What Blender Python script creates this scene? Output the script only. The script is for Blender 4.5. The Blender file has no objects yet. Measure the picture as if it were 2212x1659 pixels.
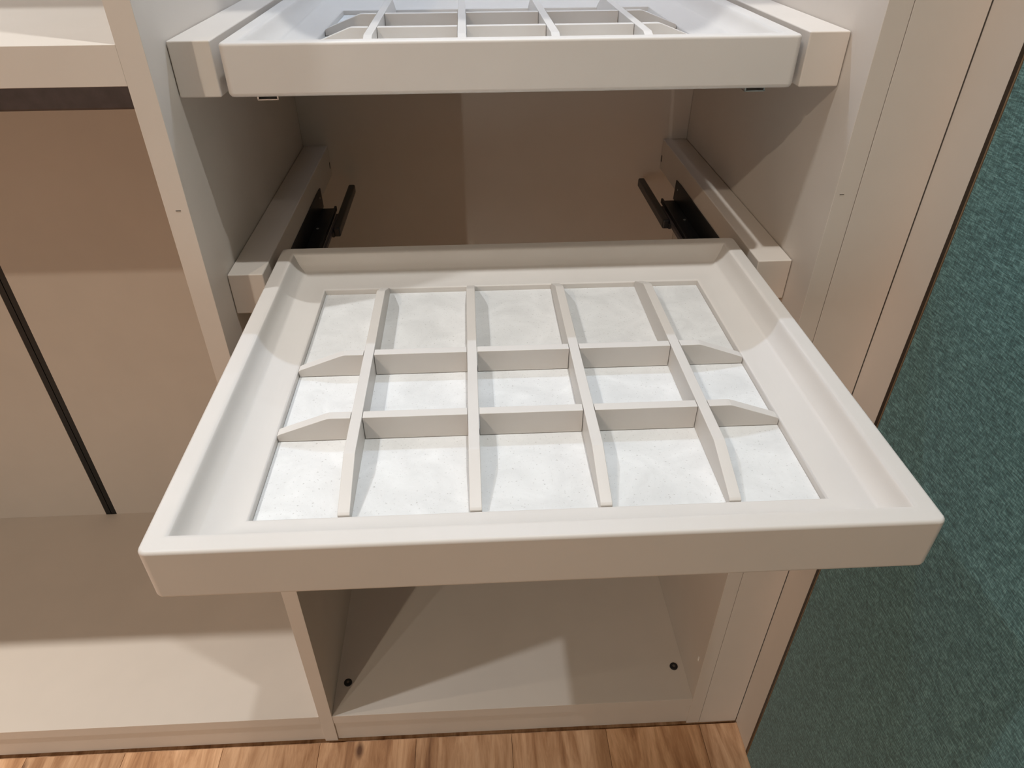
import bpy, bmesh, math, random
from mathutils import Matrix, Vector

# ------------------------------------------------------------------ units
# geometry is laid out in "bay widths" (clear width of the tray bay = 1) and scaled to metres
S = 0.70
ZF = -0.124                       # floor level below the compartment bottom, in bay widths
def W(x, y, z): return Vector((x * S, y * S, (z - ZF) * S))

scene = bpy.context.scene
col = scene.collection

# ------------------------------------------------------------------ camera
cam_d = bpy.data.cameras.new('camera')
cam = bpy.data.objects.new('camera', cam_d)
col.objects.link(cam)
pitch, yaw, roll = -0.6391, 0.0440, -0.0071
cp, sp, cy, sy, cr, sr = math.cos(pitch), math.sin(pitch), math.cos(yaw), math.sin(yaw), math.cos(roll), math.sin(roll)
fw = Vector((sy * cp, cy * cp, sp)); rt = Vector((cy, -sy, 0)); up = rt.cross(fw)
r2 = rt * cr + up * sr; u2 = up * cr - rt * sr
M = Matrix((r2, u2, -fw)).transposed().to_4x4()
M.translation = W(0.4303, -1.0566, 1.8370)
cam.matrix_world = M
cam_d.sensor_fit = 'HORIZONTAL'; cam_d.sensor_width = 36.0
cam_d.lens = 1520.2 * 36.0 / 2212.0
cam_d.shift_x = 18.46 / 2212.0
cam_d.shift_y = 41.3 / 2212.0
cam_d.clip_start = 0.02
scene.camera = cam

# ------------------------------------------------------------------ light
scene.view_settings.view_transform = 'Standard'
scene.view_settings.look = 'None'
scene.view_settings.gamma = 1.0
scene.view_settings.use_curve_mapping = False
scene.view_settings.exposure = 0.0

wd = bpy.data.worlds.new('world'); scene.world = wd; wd.use_nodes = True
wd.node_tree.nodes['Background'].inputs[0].default_value = (1.0, 0.9, 0.8, 1)
wd.node_tree.nodes['Background'].inputs[1].default_value = 0.05

def spot(loc, watts, colour, angle=2.3, blend=0.6, radius=0.022, aim=None):
    d = bpy.data.lights.new('ceiling_or_fill_spot', 'SPOT')
    d.energy = watts; d.color = colour; d.spot_size = angle; d.spot_blend = blend
    d.shadow_soft_size = radius
    o = bpy.data.objects.new('ceiling_or_fill_spot', d); col.objects.link(o)
    o.location = loc
    if aim is not None:
        o.rotation_euler = (Vector(aim) - Vector(loc)).to_track_quat('-Z', 'Y').to_euler()
    return o
WARM = (1.0, 0.92, 0.83)
ZC = 4.00
DEG = math.radians
NEUTRAL = (0.94, 0.98, 1.0)
AMBER = (1.0, 0.86, 0.69)
spot(W(0.70, -0.41, ZC), 62, (0.98, 1.0, 0.99), DEG(95), 1.0)        # row of ceiling spots close to the wardrobe
spot(W(-1.26, -0.41, ZC), 90, NEUTRAL, DEG(102), 1.0)
spot(W(-1.42, -2.95, ZC), 62, AMBER, DEG(100), 0.8, aim=W(0.2, 0.2, 0.8))     # second row, aimed at the wardrobe
spot(W(0.75, -2.95, ZC), 15, WARM, DEG(100), 0.8, aim=W(0.5, 0.2, 0.8))
spot(W(-3.22, -0.41, ZC), 190, AMBER, DEG(100), 1.0)
# unseen spots, added as broad fill from behind the camera
spot(W(-3.6, -5.2, ZC), 260, (1.0, 0.93, 0.82), DEG(140), 0.8, radius=0.05)
spot(W(-2.0, -7.6, ZC), 100, NEUTRAL, DEG(140), 0.8, radius=0.05)

# unseen upright light, added for the tone step on the bay's back panel
cd = bpy.data.lights.new('added_upright_light', 'AREA')
cd.shape = 'RECTANGLE'; cd.size = 0.07; cd.size_y = 2.3; cd.energy = 30; cd.color = (1.0, 0.97, 0.90)
co = bpy.data.objects.new('added_upright_light', cd); col.objects.link(co)
co.location = W(-4.55, -9.0, 1.60)
co.rotation_euler = (math.pi / 2, 0, -0.47)

# LED strip under the shelf above the trays (outside the picture), cool white
ld = bpy.data.lights.new('led_strip', 'AREA')
ld.shape = 'RECTANGLE'; ld.size = 0.90 * S; ld.size_y = 0.012
ld.energy = 4.3; ld.color = (0.64, 0.79, 1.0)
lo = bpy.data.objects.new('led_strip', ld); col.objects.link(lo)
lo.location = W(0.5, 0.65, 2.735)
# the same strip in the neighbouring bay
ld2 = ld.copy(); ld2.size = 1.85 * S; ld2.energy = 2.6; ld2.color = (0.74, 0.88, 1.0)
lo2 = bpy.data.objects.new('led_strip', ld2); col.objects.link(lo2)
lo2.location = W(-1.02, 0.65, 2.735)

# ------------------------------------------------------------------ materials
def new_mat(name):
    m = bpy.data.materials.new(name); m.use_nodes = True
    nt = m.node_tree
    return m, nt, nt.nodes['Principled BSDF']
def N(nt, t, **kw):
    n = nt.nodes.new(t)
    for k, v in kw.items(): setattr(n, k, v)
    return n
def ramp(nt, stops):
    r = nt.nodes.new('ShaderNodeValToRGB')
    e = r.color_ramp.elements
    e[0].position, e[0].color = stops[0][0], (*stops[0][1], 1)
    e[1].position, e[1].color = stops[-1][0], (*stops[-1][1], 1)
    for p, c in stops[1:-1]:
        k = e.new(p); k.color = (*c, 1)
    return r
def coords(nt, scale=(1, 1, 1), rot=(0, 0, 0)):
    tc = N(nt, 'ShaderNodeTexCoord'); mp = N(nt, 'ShaderNodeMapping')
    mp.inputs['Scale'].default_value = scale; mp.inputs['Rotation'].default_value = rot
    nt.links.new(tc.outputs['Object'], mp.inputs['Vector'])
    return mp
def noise(nt, mp, scale, detail=4, rough=0.55, dist=0.0):
    n = N(nt, 'ShaderNodeTexNoise')
    n.inputs['Scale'].default_value = scale; n.inputs['Detail'].default_value = detail
    n.inputs['Roughness'].default_value = rough; n.inputs['Distortion'].default_value = dist
    nt.links.new(mp.outputs[0], n.inputs['Vector'])
    return n
def bump(nt, b, src, strength, dist=0.001):
    n = N(nt, 'ShaderNodeBump'); n.inputs['Strength'].default_value = strength; n.inputs['Distance'].default_value = dist
    nt.links.new(src, n.inputs['Height']); nt.links.new(n.outputs[0], b.inputs['Normal'])

def lacquer(name, c, rough=0.42):
    m, nt, b = new_mat(name)
    mp = coords(nt)
    n = noise(nt, mp, 7, 3)
    lo_ = tuple(v * 0.975 for v in c); hi_ = tuple(min(1, v * 1.025) for v in c)
    r = ramp(nt, [(0.3, lo_), (0.7, hi_)])
    nt.links.new(n.outputs['Fac'], r.inputs[0]); nt.links.new(r.outputs[0], b.inputs['Base Color'])
    b.inputs['Roughness'].default_value = rough
    b.inputs['Specular IOR Level'].default_value = 0.35
    f = noise(nt, mp, 900, 2)
    bump(nt, b, f.outputs['Fac'], 0.06, 0.0004)
    return m
M_LACQ = lacquer('greige_lacquer', (0.65, 0.615, 0.58))
M_LAM = lacquer('greige_laminate', (0.63, 0.57, 0.51), 0.55)
M_WALL = lacquer('wall_paint', (0.42, 0.36, 0.30), 0.8)
M_CEIL = lacquer('ceiling_paint', (0.60, 0.56, 0.51), 0.85)

def make_lining():
    m, nt, b = new_mat('white_suede_lining')
    mp = coords(nt)
    n = noise(nt, mp, 22, 5, 0.6, 0.6)
    r = ramp(nt, [(0.30, (0.64, 0.64, 0.635)), (0.65, (0.75, 0.75, 0.745))])
    nt.links.new(n.outputs['Fac'], r.inputs[0])
    sp_ = noise(nt, mp, 420, 2, 0.5)
    r3 = ramp(nt, [(0.27, (0.74, 0.73, 0.72)), (0.36, (1, 1, 1))])
    nt.links.new(sp_.outputs['Fac'], r3.inputs[0])
    mx = N(nt, 'ShaderNodeMix', data_type='RGBA', blend_type='MULTIPLY'); mx.inputs[0].default_value = 1.0
    nt.links.new(r.outputs[0], mx.inputs[6]); nt.links.new(r3.outputs[0], mx.inputs[7])
    nt.links.new(mx.outputs[2], b.inputs['Base Color'])
    b.inputs['Roughness'].default_value = 0.95
    b.inputs['Specular IOR Level'].default_value = 0.1
    b.inputs['Sheen Weight'].default_value = 0.15
    f = noise(nt, mp, 700, 3)
    bump(nt, b, f.outputs['Fac'], 0.25, 0.0008)
    return m
M_LIN = make_lining()

def make_teal():
    m, nt, b = new_mat('teal_woven_fabric')
    mp = coords(nt, (1, 1, 6.5), (0.10, 0, 0))
    thread = noise(nt, mp, 110, 3, 0.6, 0.4)
    mp2 = coords(nt, (1, 4.0, 1))
    weft = noise(nt, mp2, 150, 2, 0.6)
    mp3 = coords(nt)
    big = noise(nt, mp3, 5, 4, 0.6)
    add = N(nt, 'ShaderNodeMix', data_type='FLOAT'); add.inputs[0].default_value = 0.35
    nt.links.new(thread.outputs['Fac'], add.inputs[2]); nt.links.new(weft.outputs['Fac'], add.inputs[3])
    r = ramp(nt, [(0.37, (0.022, 0.074, 0.077)), (0.50, (0.060, 0.160, 0.163)), (0.64, (0.17, 0.35, 0.35))])
    nt.links.new(add.outputs[0], r.inputs[0])
    rb = ramp(nt, [(0.3, (0.86, 0.88, 0.88)), (0.7, (1.0, 1.0, 1.0))])
    nt.links.new(big.outputs['Fac'], rb.inputs[0])
    mx = N(nt, 'ShaderNodeMix', data_type='RGBA', blend_type='MULTIPLY'); mx.inputs[0].default_value = 1.0
    nt.links.new(r.outputs[0], mx.inputs[6]); nt.links.new(rb.outputs[0], mx.inputs[7])
    nt.links.new(mx.outputs[2], b.inputs['Base Color'])
    b.inputs['Roughness'].default_value = 0.8
    b.inputs['Specular IOR Level'].default_value = 0.25
    b.inputs['Sheen Weight'].default_value = 0.25
    bump(nt, b, add.outputs[0], 0.5, 0.0015)
    return m
M_TEAL = make_teal()

def plain(name, c, rough, metal=0.0, spec=0.5):
    m, nt, b = new_mat(name)
    mp = coords(nt)
    n = noise(nt, mp, 60, 3)
    r = ramp(nt, [(0.3, tuple(v * 0.85 for v in c)), (0.7, tuple(v * 1.15 for v in c))])
    nt.links.new(n.outputs['Fac'], r.inputs[0]); nt.links.new(r.outputs[0], b.inputs['Base Color'])
    b.inputs['Roughness'].default_value = rough; b.inputs['Metallic'].default_value = metal
    b.inputs['Specular IOR Level'].default_value = spec
    return m
M_BRONZE = plain('bronze_trim', (0.040, 0.026, 0.016), 0.35, 0.5)
M_BRASS = plain('brass_bead', (0.24, 0.17, 0.10), 0.4, 0.5)
M_BLACK = plain('black_profile', (0.006, 0.0055, 0.005), 0.5)
M_RAIL = plain('dark_anodised_rail', (0.085, 0.072, 0.075), 0.45, 0.3)
M_SLIDE = plain('dark_slide_steel', (0.016, 0.018, 0.022), 0.38, 0.6)
M_PLASTIC = plain('black_plastic', (0.006, 0.007, 0.010), 0.35)
M_STEEL = plain('zinc_clip', (0.62, 0.62, 0.62), 0.3, 0.9)
M_MARK = plain('pencil_mark', (0.10, 0.085, 0.07), 0.8)
M_WHITE = plain('white_highlight', (0.80, 0.78, 0.74), 0.4)  # pale colour standing in for a glint on the side panel

def make_wood():
    m, nt, b = new_mat('laminate_wood')
    oi = N(nt, 'ShaderNodeObjectInfo')
    tc = N(nt, 'ShaderNodeTexCoord')
    off = N(nt, 'ShaderNodeVectorMath', operation='ADD')
    sc = N(nt, 'ShaderNodeVectorMath', operation='SCALE'); sc.inputs[3].default_value = 37.0
    cmb = N(nt, 'ShaderNodeCombineXYZ')
    for k in range(3): nt.links.new(oi.outputs['Random'], cmb.inputs[k])
    nt.links.new(cmb.outputs[0], sc.inputs[0])
    nt.links.new(tc.outputs['Object'], off.inputs[0]); nt.links.new(sc.outputs[0], off.inputs[1])
    def mapn(s):
        mp = N(nt, 'ShaderNodeMapping'); mp.inputs['Scale'].default_value = s
        nt.links.new(off.outputs[0], mp.inputs['Vector']); return mp
    base = noise(nt, mapn((7.5, 1.0, 1)), 2.6, 6, 0.62, 1.5)
    r = ramp(nt, [(0.25, (0.16, 0.065, 0.028)), (0.42, (0.45, 0.24, 0.12)), (0.58, (0.66, 0.40, 0.23)), (0.75, (0.74, 0.48, 0.30))])
    nt.links.new(base.outputs['Fac'], r.inputs[0])
    fine = noise(nt, mapn((34, 4, 1)), 4, 4, 0.6, 1.2)
    rf = ramp(nt, [(0.35, (0.72, 0.66, 0.60)), (0.6, (1, 1, 1))])
    nt.links.new(fine.outputs['Fac'], rf.inputs[0])
    mx = N(nt, 'ShaderNodeMix', data_type='RGBA', blend_type='MULTIPLY'); mx.inputs[0].default_value = 0.55
    nt.links.new(r.outputs[0], mx.inputs[6]); nt.links.new(rf.outputs[0], mx.inputs[7])
    vo = N(nt, 'ShaderNodeTexVoronoi'); vo.inputs['Scale'].default_value = 6.0
    nt.links.new(mapn((1.6, 0.8, 1)).outputs[0], vo.inputs['Vector'])
    rk = ramp(nt, [(0.035, (0.12, 0.06, 0.035)), (0.10, (1, 1, 1))])
    nt.links.new(vo.outputs['Distance'], rk.inputs[0])
    mk = N(nt, 'ShaderNodeMix', data_type='RGBA', blend_type='MULTIPLY'); mk.inputs[0].default_value = 0.85
    nt.links.new(mx.outputs[2], mk.inputs[6]); nt.links.new(rk.outputs[0], mk.inputs[7])
    tone = N(nt, 'ShaderNodeHueSaturation')
    mr = N(nt, 'ShaderNodeMapRange'); mr.inputs[3].default_value = 0.80; mr.inputs[4].default_value = 1.12
    nt.links.new(oi.outputs['Random'], mr.inputs[0]); nt.links.new(mr.outputs[0], tone.inputs['Value'])
    nt.links.new(mk.outputs[2], tone.inputs['Color'])
    nt.links.new(tone.outputs[0], b.inputs['Base Color'])
    b.inputs['Roughness'].default_value = 0.42
    bump(nt, b, fine.outputs['Fac'], 0.1, 0.0006)
    return m
M_WOOD = make_wood()

# ------------------------------------------------------------------ mesh helpers
def link(name, bm, m, parent=None, loc=None, smooth=False):
    me = bpy.data.meshes.new(name)
    bmesh.ops.recalc_face_normals(bm, faces=bm.faces)
    bm.to_mesh(me); bm.free()
    if smooth:
        for p in me.polygons: p.use_smooth = True
        me.set_sharp_from_angle(angle=math.radians(50))
    me.materials.append(m)
    o = bpy.data.objects.new(name, me); col.objects.link(o)
    if smooth:
        wn = o.modifiers.new('weighted_normal', 'WEIGHTED_NORMAL'); wn.keep_sharp = True; wn.weight = 50
    if parent is not None: o.parent = parent
    if loc is not None: o.location = loc
    return o
def bm_box(lo_, hi_, bev=0.0, seg=2, bm=None):
    own = bm is None
    if own: bm = bmesh.new()
    r = bmesh.ops.create_cube(bm, size=1.0)
    vs = r['verts']
    for v in vs:
        v.co = Vector((lo_[k] + (v.co[k] + 0.5) * (hi_[k] - lo_[k]) for k in range(3)))
    if bev > 0:
        es = list({e for v in vs for e in v.link_edges})
        bmesh.ops.bevel(bm, geom=es, offset=bev, segments=seg, profile=0.5, affect='EDGES')
    return bm
class Thing:
    """an Empty at the thing's base; children are placed in world units and stored relative to it"""
    def __init__(s, name, base, label, cat, group=None):
        s.o = bpy.data.objects.new(name, None); col.objects.link(s.o)
        s.o.empty_display_size = 0.05
        s.base = Vector(base); s.o.location = s.base
        s.o['label'] = label; s.o['category'] = cat
        if group: s.o['group'] = group
def rel(T, p): return Vector(p) - T.base
def part_box(T, name, x0, x1, y0, y1, z0, z1, m, bev=0.0012, parent=None, label=None):
    """box in bay-width units, as child of thing T (or of part `parent`)"""
    a, b = W(x0, y0, z0), W(x1, y1, z1)
    if T is not None: a, b = rel(T, a), rel(T, b)
    o = link(name, bm_box(a, b, bev), m, parent if parent is not None else (T.o if T else None))
    if label: o['label'] = label
    return o
def bm_prism(pts, axis, t0, t1, bev=0.0):
    """closed polygon extruded along axis ('x' or 'y'); pts are (u, z)"""
    bm = bmesh.new()
    A = []; B = []
    for (u, z) in pts:
        if axis == 'x': A.append(bm.verts.new((t0, u, z))); B.append(bm.verts.new((t1, u, z)))
        else: A.append(bm.verts.new((u, t0, z))); B.append(bm.verts.new((u, t1, z)))
    bm.faces.new(A); bm.faces.new(list(reversed(B)))
    n = len(pts)
    for i in range(n):
        j = (i + 1) % n
        bm.faces.new((A[i], B[i], B[j], A[j]))
    bmesh.ops.recalc_face_normals(bm, faces=bm.faces)
    if bev > 0:
        bmesh.ops.bevel(bm, geom=list(bm.edges), offset=bev, segments=2, profile=0.5, affect='EDGES')
    return bm
def bm_cyl(c, r, h, axis='z', seg=20, bev=0.0):
    bm = bmesh.new()
    bmesh.ops.create_cone(bm, cap_ends=True, segments=seg, radius1=r, radius2=r, depth=h)
    if bev > 0:
        es = [e for e in bm.edges if abs(e.verts[0].co.z - e.verts[1].co.z) < 1e-6]
        bmesh.ops.bevel(bm, geom=es, offset=bev, segments=2, profile=0.5, affect='EDGES')
    if axis == 'x': bmesh.ops.rotate(bm, verts=bm.verts, matrix=Matrix.Rotation(math.pi / 2, 3, 'Y'))
    bmesh.ops.translate(bm, verts=bm.verts, vec=c)
    return bm
def structure(name, o): o['kind'] = 'structure'; return o

# ------------------------------------------------------------------ dimensions read from the photograph (bay widths)
T = 0.0356            # panel thickness
D = 0.8186            # bay depth
XC = 1.1447           # plane of the fabric partition
YT = -0.0895          # where the dark trim of the partition starts
ZS0, ZS1 = 1.6129, 1.6648   # left shelf
TW = 0.851            # tray width
TD = 0.742            # tray depth
TH = 0.0734           # tray height
ZTOP = {'upper': 1.6529, 'lower': 1.2888}
YFR = {'upper': 0.0697, 'lower': -0.5559}

# ------------------------------------------------------------------ room shell
X0, X1 = -6.5, 1.20            # room extents in bay widths
Y0, Y1 = -10.5, D + 0.10
ZCE = ZC + 0.06
def shell(name, x0, x1, y0, y1, z0, z1, m):
    o = link(name, bm_box(W(x0, y0, z0), W(x1, y1, z1)), m, smooth=False)
    o['kind'] = 'structure'
    return o
floor = shell('floor', X0, X1, Y0, Y1, ZF - 0.10, ZF - 0.02, M_WOOD)
shell('ceiling', X0, X1, Y0, Y1, ZCE, ZCE + 0.1, M_CEIL)
shell('wall_back', X0, X1, Y1, Y1 + 0.1, ZF - 0.1, ZCE, M_WALL)
shell('wall_front', X0, X1, Y0 - 0.1, Y0, ZF - 0.1, ZCE, M_WALL)
shell('wall_left', X0 - 0.1, X0, Y0, Y1, ZF - 0.1, ZCE, M_WALL)
shell('wall_right', X1, X1 + 0.1, Y0, Y1, ZF - 0.1, ZCE, M_WALL)

# laminate boards, running out from the wardrobe, staggered end joints
rng = random.Random(11)
pw, pl = 0.190 / S, 1.28 / S
mesh_cache = {}
x = -1.95; k = 0
while x < X1 - 0.01:
    xe = min(x + pw, X1)
    y = -0.0055; first = True
    while y > -3.2:
        ln = pl * (0.35 + 0.55 * rng.random()) if first else pl
        first = False
        key = (round(xe - x, 3), round(ln, 3))
        if key not in mesh_cache:
            g = 0.00035 / S
            bm = bm_box(Vector(((g) * S, (-ln + g) * S, -0.02 * S)), Vector(((xe - x - g) * S, -g * S, 0)), 0.0003, 1)
            o = link('floorboard', bm, M_WOOD, floor)
            mesh_cache[key] = o.data
        else:
            o = bpy.data.objects.new('floorboard', mesh_cache[key]); col.objects.link(o); o.parent = floor
        o.location = W(x, y, ZF)
        y -= ln
    x = xe; k += 1

# ------------------------------------------------------------------ wardrobe, tray bay
CAB = Thing('wardrobe_cabinet', W(0.5, 0.4, ZF), 'greige wardrobe bay holding two pull-out divided trays over an open bottom compartment', 'wardrobe')
ZTOPC = 3.30
EB = 0.0004
divider = part_box(CAB, 'side_panel', -T, 0, 0, D, ZF + 0.0, ZTOPC, M_LAM, EB)
rside = part_box(CAB, 'side_panel', 1, 1 + T, 0, D, ZF + 0.0, ZTOPC, M_LAM, EB)
part_box(CAB, 'back_panel', 0, 1, D, D + 0.025, ZF, ZTOPC, M_LAM, EB)
part_box(CAB, 'bottom_panel', 0, 1, 0.001, D, -T, 0, M_LAM, EB)
part_box(CAB, 'plinth', -0.002 + 0.002, 1, 0.004, 0.030, ZF + 0.003, -T - 0.0016, M_LAM, EB)
part_box(CAB, 'filler_panel', 1 + T + 0.0012, XC - 0.0015, 0.0, 0.03, ZF, ZTOPC, M_LAM, EB)
part_box(CAB, 'top_shelf', 0, 1, 0.004, D, 2.745, 2.745 + T, M_LAM, EB)
part_box(CAB, 'pencil_mark', -0.0200, -0.0125, -0.0004, 0.001, 1.4355, 1.4366, M_MARK, 0, parent=None)
part_box(CAB, 'pencil_mark', 1.0080, 1.0150, -0.0004, 0.001, 1.4370, 1.4380, M_MARK, 0)
for (hx, hy) in ((0.0317, 0.1004), (0.9707, 0.1032)):
    c = rel(CAB, W(hx, hy, 0)); c.z += 0.001
    cap = link('screw_cap', bm_cyl(c, 0.0115 * S, 0.004, bev=0.0008), M_PLASTIC, CAB.o)
    cap['label'] = 'round black screw cap in the compartment bottom'
    c2 = c.copy(); c2.z += 0.0022
    link('cross_recess', bm_cyl(c2, 0.004 * S, 0.0008, seg=10), M_MARK, cap)
part_box(CAB, 'highlight_streak', 0.9985, 1.0005, 0.0268, 0.0318, 0.141, 0.158, M_WHITE, 0.0006)  # thin white sliver, a highlight streak modelled as a solid

# runner blocks: square bars on the side panels that carry the slides
FH, FW = 0.0768, 0.0625
def runner_block(side, ztop, with_slide):
    xa, xb = (0.0012, FW) if side < 0 else (1 - FW, 1 - 0.0012)
    b = link('runner_block', bm_box(rel(CAB, W(xa, 0.0787, ztop - FH)), rel(CAB, W(xb, D - 0.001, ztop)), 0.0016, 3), M_LAM, CAB.o, smooth=True)
    xi = FW if side < 0 else 1 - FW               # inner face
    sgn = 1 if side < 0 else -1
    def px(d0, d1):
        p, q = xi + sgn * d0, xi + sgn * d1
        return (min(p, q), max(p, q))
    # small dark slot near the rear end
    a0, a1 = px(-0.001, 0.0006)
    part_box(CAB, 'slot', a0, a1, 0.806, 0.812, ztop - 0.056, ztop - 0.040, M_BLACK, 0, parent=b)
    if with_slide:
        bm = bmesh.new()
        def add(d0, d1, y0, y1, z0, z1, bev=0.0004):
            a0, a1 = px(d0, d1)
            bm_box(rel(CAB, W(a0, y0, z0)), rel(CAB, W(a1, y1, z1)), bev, 1, bm)
        # L bracket: upright flange with a raked rear end, and the flat plate
        zb = ztop - 0.0965
        a0, a1 = px(0.0004, 0.0026)
        pts = [(0.10, zb), (0.645, zb), (0.640, ztop - 0.048), (0.60, ztop - 0.046), (0.10, ztop - 0.046)]
        base = CAB.base
        P = [((yy * S) - base.y, ((zz - ZF) * S) - base.z) for yy, zz in pts]
        b2 = bm_prism(P, 'x', a0 * S - base.x, a1 * S - base.x)
        me = bpy.data.meshes.new('tmp'); b2.to_mesh(me); b2.free(); bm.from_mesh(me); bpy.data.meshes.remove(me)
        add(0.0026, 0.0320, 0.09, 0.626, zb, zb + 0.003)
        add(0.0320, 0.0370, 0.09, 0.630, zb - 0.004, zb + 0.0075)       # rolled inner edge
        r = link('slide_rail', bm, M_SLIDE, b)
        # pale mid channel of the slide beside the plate
        a0, a1 = px(0.0385, 0.0450)
        part_box(CAB, 'slide_channel', a0, a1, 0.09, 0.60, zb - 0.010, zb - 0.001, M_RAIL, 0.0004, parent=b)
        # rivets
        for yy in (0.30, 0.50):
            a0, a1 = px(0.010, 0.013)
            q = rel(CAB, W((a0 + a1) / 2, yy, zb + 0.0035))
            link('rivet', bm_cyl(q, 0.0022, 0.0012, seg=12), M_STEEL, b)
        q = rel(CAB, W(xi + sgn * 0.0028, 0.615, ztop - 0.0635))
        link('screw', bm_cyl(q, 0.0016, 0.001, axis='x', seg=12), M_STEEL, b)
        # black damper housing that reaches behind the tray
        a0, a1 = px(0.046, 0.063)
        bm = bm_box(rel(CAB, W(a0, 0.495, zb - 0.016)), rel(CAB, W(a1, 0.785, zb + 0.006)), 0.0025, 2)
        b0, b1 = px(0.044, 0.050)
        bm_box(rel(CAB, W(b0, 0.488, zb - 0.014)), rel(CAB, W(b1, 0.640, zb - 0.002)), 0.0006, 1, bm)
        link('damper_housing', bm, M_PLASTIC, b)
    return b
for sd in (-1, 1):
    runner_block(sd, 1.6555, False)
    runner_block(sd, 1.2893, True)

# ------------------------------------------------------------------ wardrobe, neighbouring bay
XL = -2.0
CB2 = Thing('wardrobe_cabinet', W(-1.0, 0.4, ZF), 'open greige hanging bay with thick shelf, dark rail and black vertical channel', 'wardrobe')
part_box(CB2, 'shelf', XL, -T, 0.0, D, ZS0, ZS1, M_LAM, EB)
part_box(CB2, 'top_shelf', XL, -T, 0.004, D, 2.745, 2.745 + T, M_LAM, EB)
GX0, GX1 = -0.9310, -0.8935
part_box(CB2, 'back_panel', GX1, -T - 0.0004, D, D + 0.025, ZF, ZTOPC, M_LAM, EB)
part_box(CB2, 'back_panel', XL, GX0, D, D + 0.025, ZF, ZTOPC, M_LAM, EB)
ch = part_box(CB2, 'back_channel', GX0 + 0.0005, GX1 - 0.0005, D + 0.004, D + 0.022, 0.001, ZS0 - 0.001, M_BLACK, 0, label='black vertical channel between the back panels')
xm = (GX0 + GX1) / 2
for (a, b_) in ((GX0 + 0.0006, xm - 0.0012), (xm + 0.0012, GX1 - 0.0006)):
    part_box(CB2, 'channel_lip', a, b_, D + 0.0005, D + 0.0055, 0.001, ZS0 - 0.001, M_BLACK, 0.0003, parent=ch)
part_box(CB2, 'bottom_panel', XL, -T - 0.0004, 0.001, D, -T, 0, M_LAM, EB)
part_box(CB2, 'plinth', XL, -T - 0.0004, 0.004, 0.030, ZF + 0.003, -T - 0.0016, M_LAM, EB)
part_box(CB2, 'side_panel', XL - T, XL, 0, D, ZF, ZTOPC, M_LAM, EB)
part_box(CB2, 'hanging_rail', XL, -T - 0.0004, 0.395, 0.420, 1.4875, 1.5400, M_RAIL, 0.003, label='dark metal hanging rail under the shelf')

# ------------------------------------------------------------------ pull-out trays
def tray_frame_mesh():
    # profile: (inset from the outer edge, height below the rim), clockwise from the outer bottom
    rim, lip, lipd = 0.0262, 0.0856, 0.0439
    e = 0.0045
    prof = []
    q_ = 0.0065
    for a in (0, 30, 60, 90):
        t = math.radians(a); prof.append((q_ - q_ * math.sin(t), -TH + q_ - q_ * math.cos(t)))
    prof.append((0.0, -e))
    for a in (30, 60, 90):
        t = math.radians(a); prof.append((e - e * math.cos(t), -e + e * math.sin(t)))
    prof += [(rim - 0.0065, 0.0), (rim - 0.0038, -0.0004), (rim - 0.0016, -0.0014), (rim, -0.0032)]
    # cove: steep at the rim, flattening out towards the lip
    prof += [(0.0278, -0.0055), (0.0296, -0.0095), (0.0320, -0.0138), (0.0350, -0.0183), (0.0386, -0.0222), (0.0428, -0.0259),
             (0.0476, -0.0295), (0.0530, -0.0331), (0.0590, -0.0366), (0.0650, -0.0395), (0.0710, -0.0416), (0.0770, -0.0430)]
    prof += [(lip - 0.003, -lipd + 0.0002), (lip - 0.0008, -lipd - 0.0008), (lip, -lipd - 0.003), (lip, -lipd - 0.0125), (lip, -TH + 0.004), (lip - 0.004, -TH)]
    r0 = 0.010; nc = 4
    bm = bmesh.new(); rings = []
    for (d, z) in prof:
        r = max(r0 - d, 0.0)
        x0, x1, y0, y1 = -TW / 2 + d, TW / 2 - d, d, TD - d
        ring = []
        for (cx_, cy_, a0) in ((x1, y0, -90), (x1, y1, 0), (x0, y1, 90), (x0, y0, 180)):
            ox = cx_ - math.copysign(r, cx_); oy = cy_ + (r if cy_ == y0 else -r)
            for i in range(nc + 1):
                a = math.radians(a0 + 90 * i / nc)
                ring.append(bm.verts.new(((ox + r * math.cos(a)) * S, (oy + r * math.sin(a)) * S, z * S)))
        rings.append(ring)
    m = len(rings); q = len(rings[0])
    for i in range(m):
        A, B = rings[i], rings[(i + 1) % m]
        for j in range(q):
            k_ = (j + 1) % q
            bm.faces.new((A[j], A[k_], B[k_], B[j]))
    bmesh.ops.remove_doubles(bm, verts=bm.verts, dist=1e-6)
    bmesh.ops.dissolve_degenerate(bm, edges=bm.edges, dist=1e-6)
    return bm
LIP, ZLIN = 0.0856, -0.0545
TOPD = -0.0175         # top of the dividers below the rim
def divider_profile(a, b, cha, chb):
    """side view of a divider between a and b with raked, rounded ends"""
    low = -0.0415
    pts = [(a, ZLIN)]
    pts += [(a, low - 0.002), (a + 0.003, low)]
    pts += [(a + cha - 0.006, TOPD - 0.0022), (a + cha, TOPD - 0.0003), (a + cha + 0.004, TOPD)]
    pts += [(b - chb - 0.004, TOPD), (b - chb, TOPD - 0.0003), (b - chb + 0.006, TOPD - 0.0022)]
    pts += [(b - 0.003, low), (b, low - 0.002), (b, ZLIN)]
    return [(u * S, z * S) for u, z in pts]
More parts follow.
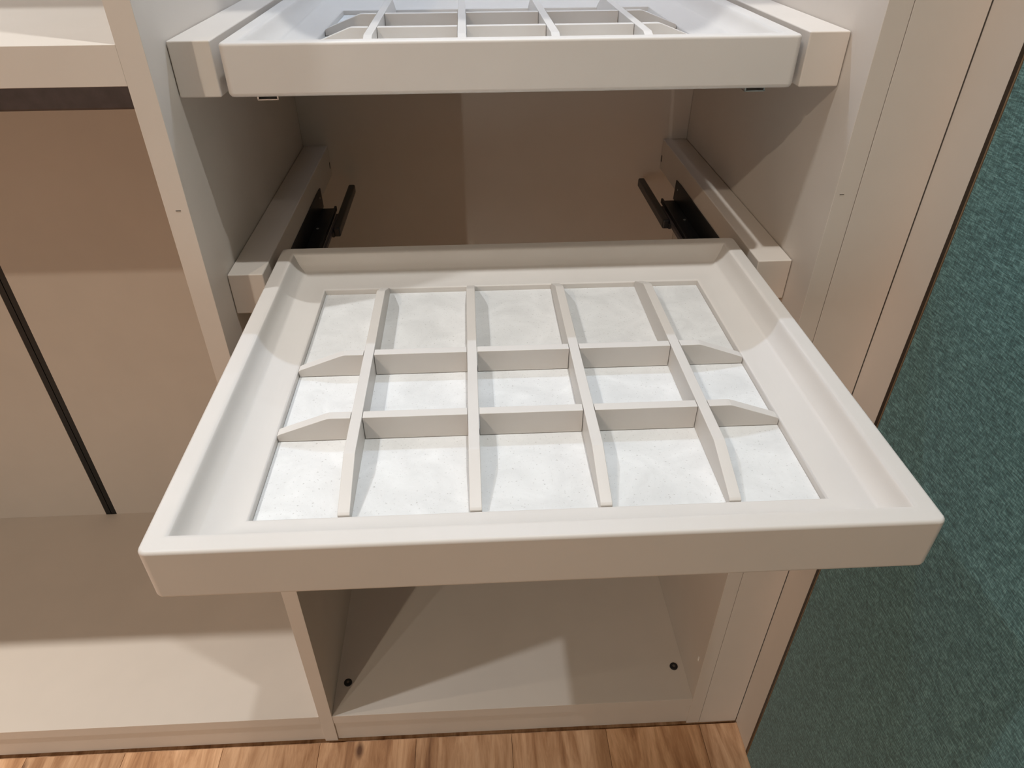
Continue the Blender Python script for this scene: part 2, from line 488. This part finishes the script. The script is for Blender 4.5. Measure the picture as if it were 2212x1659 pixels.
def make_tray(which, label):
    base = W(0.5, YFR[which], ZTOP[which])
    base_z = base.copy()
    t = Thing('divided_tray', base, label, 'tray')
    link('tray_frame', tray_frame_mesh(), M_LACQ, t.o, smooth=True)
    lx = TW / 2 - LIP
    link('tray_base', bm_box(Vector(((-lx - 0.006) * S, (LIP - 0.006) * S, -0.068 * S)), Vector(((lx + 0.006) * S, (TD - LIP + 0.006) * S, -0.0575 * S))), M_LACQ, t.o)
    l = link('lining', bm_box(Vector((-lx * S + 2e-4, LIP * S + 2e-4, -0.0574 * S)), Vector((lx * S - 2e-4, (TD - LIP) * S - 2e-4, ZLIN * S)), 0.0005, 1), M_LIN, t.o)
    l['label'] = 'white mottled suede lining'
    th = 0.0145 * S
    for xc in (-0.231, -0.077, 0.077, 0.231):
        bm = bm_prism(divider_profile(LIP + 0.001, TD - LIP - 0.001, 0.080, 0.060), 'x', xc * S - th / 2, xc * S + th / 2, 0.0006)
        link('lengthwise_divider', bm, M_LACQ, t.o, smooth=True)
    for yc in (0.2455, 0.3990):
        # one part, half-lapped with the lengthwise dividers: hairline joints at each crossing
        bm = bmesh.new()
        full = divider_profile(-lx + 0.001, lx - 0.001, 0.070, 0.070)
        cuts = [xc * S for xc in (-0.231, -0.077, 0.077, 0.231)]
        hw = th / 2 + 0.0005
        zt, zb_ = TOPD * S - 0.0002, ZLIN * S + 0.0006
        left = [p for p in full if p[0] < cuts[0]]
        left = [(u, max(z, zb_)) for u, z in left] + [(cuts[0] - hw, zt), (cuts[0] - hw, zb_)]
        right = [(-u, z) for u, z in reversed(left)]
        segs = [left, right] + [[(cuts[i] + hw, zb_), (cuts[i] + hw, zt), (cuts[i + 1] - hw, zt), (cuts[i + 1] - hw, zb_)] for i in range(3)]
        for sg in segs:
            b3 = bm_prism(sg, 'y', yc * S - th / 2, yc * S + th / 2, 0.0005)
            me = bpy.data.meshes.new('tmp'); b3.to_mesh(me); b3.free(); bm.from_mesh(me); bpy.data.meshes.remove(me)
        link('cross_divider', bm, M_LACQ, t.o, smooth=True)
    for sx in (-1, 1) if which == 'upper' else ():
        bm = bmesh.new()
        xx = sx * 0.369 * S
        bm_box(Vector((xx - 0.011, 0.004, -TH * S - 0.0035)), Vector((xx + 0.011, 0.030, -TH * S - 0.0025)), 0, 1, bm)
        bm_box(Vector((xx - 0.011, 0.004, -TH * S - 0.0030)), Vector((xx - 0.0095, 0.030, -TH * S + 0.0002)), 0, 1, bm)
        bm_box(Vector((xx + 0.0095, 0.004, -TH * S - 0.0030)), Vector((xx + 0.011, 0.030, -TH * S + 0.0002)), 0, 1, bm)
        link('release_clip', bm, M_STEEL, t.o)
    return t
make_tray('upper', 'closed greige divided tray, flush between its runner blocks, level with the thick shelf')
make_tray('lower', 'pulled-out greige divided tray with white lining, beside the teal fabric panel')

# ------------------------------------------------------------------ fabric-covered partition
PAN = Thing('fabric_partition', W(XC + 0.02, -1.0, ZF), 'tall partition faced in teal woven fabric with dark bronze trim and greige edge', 'partition')
YE = -2.4
part_box(PAN, 'core', XC + 0.006, X1 - 0.001, YE, D, ZF, ZTOPC, M_LAM, 0)
part_box(PAN, 'edge_strip', XC, XC + 0.02, YT, -0.0004, ZF + 0.001, ZTOPC, M_LAM, EB)
part_box(PAN, 'trim', XC - 0.0010, XC + 0.02, YT - 0.0095, YT - 0.0004, ZF + 0.001, ZTOPC, M_BRONZE, 0.0003, label='dark bronze trim')
part_box(PAN, 'trim_bead', XC - 0.0016, XC + 0.02, YT - 0.0125, YT - 0.0098, ZF + 0.001, ZTOPC, M_BRASS, 0.0003)
part_box(PAN, 'fabric_face', XC - 0.0012, XC + 0.02, YE, YT - 0.0128, ZF + 0.001, ZTOPC, M_TEAL, 0.001, label='teal woven fabric')
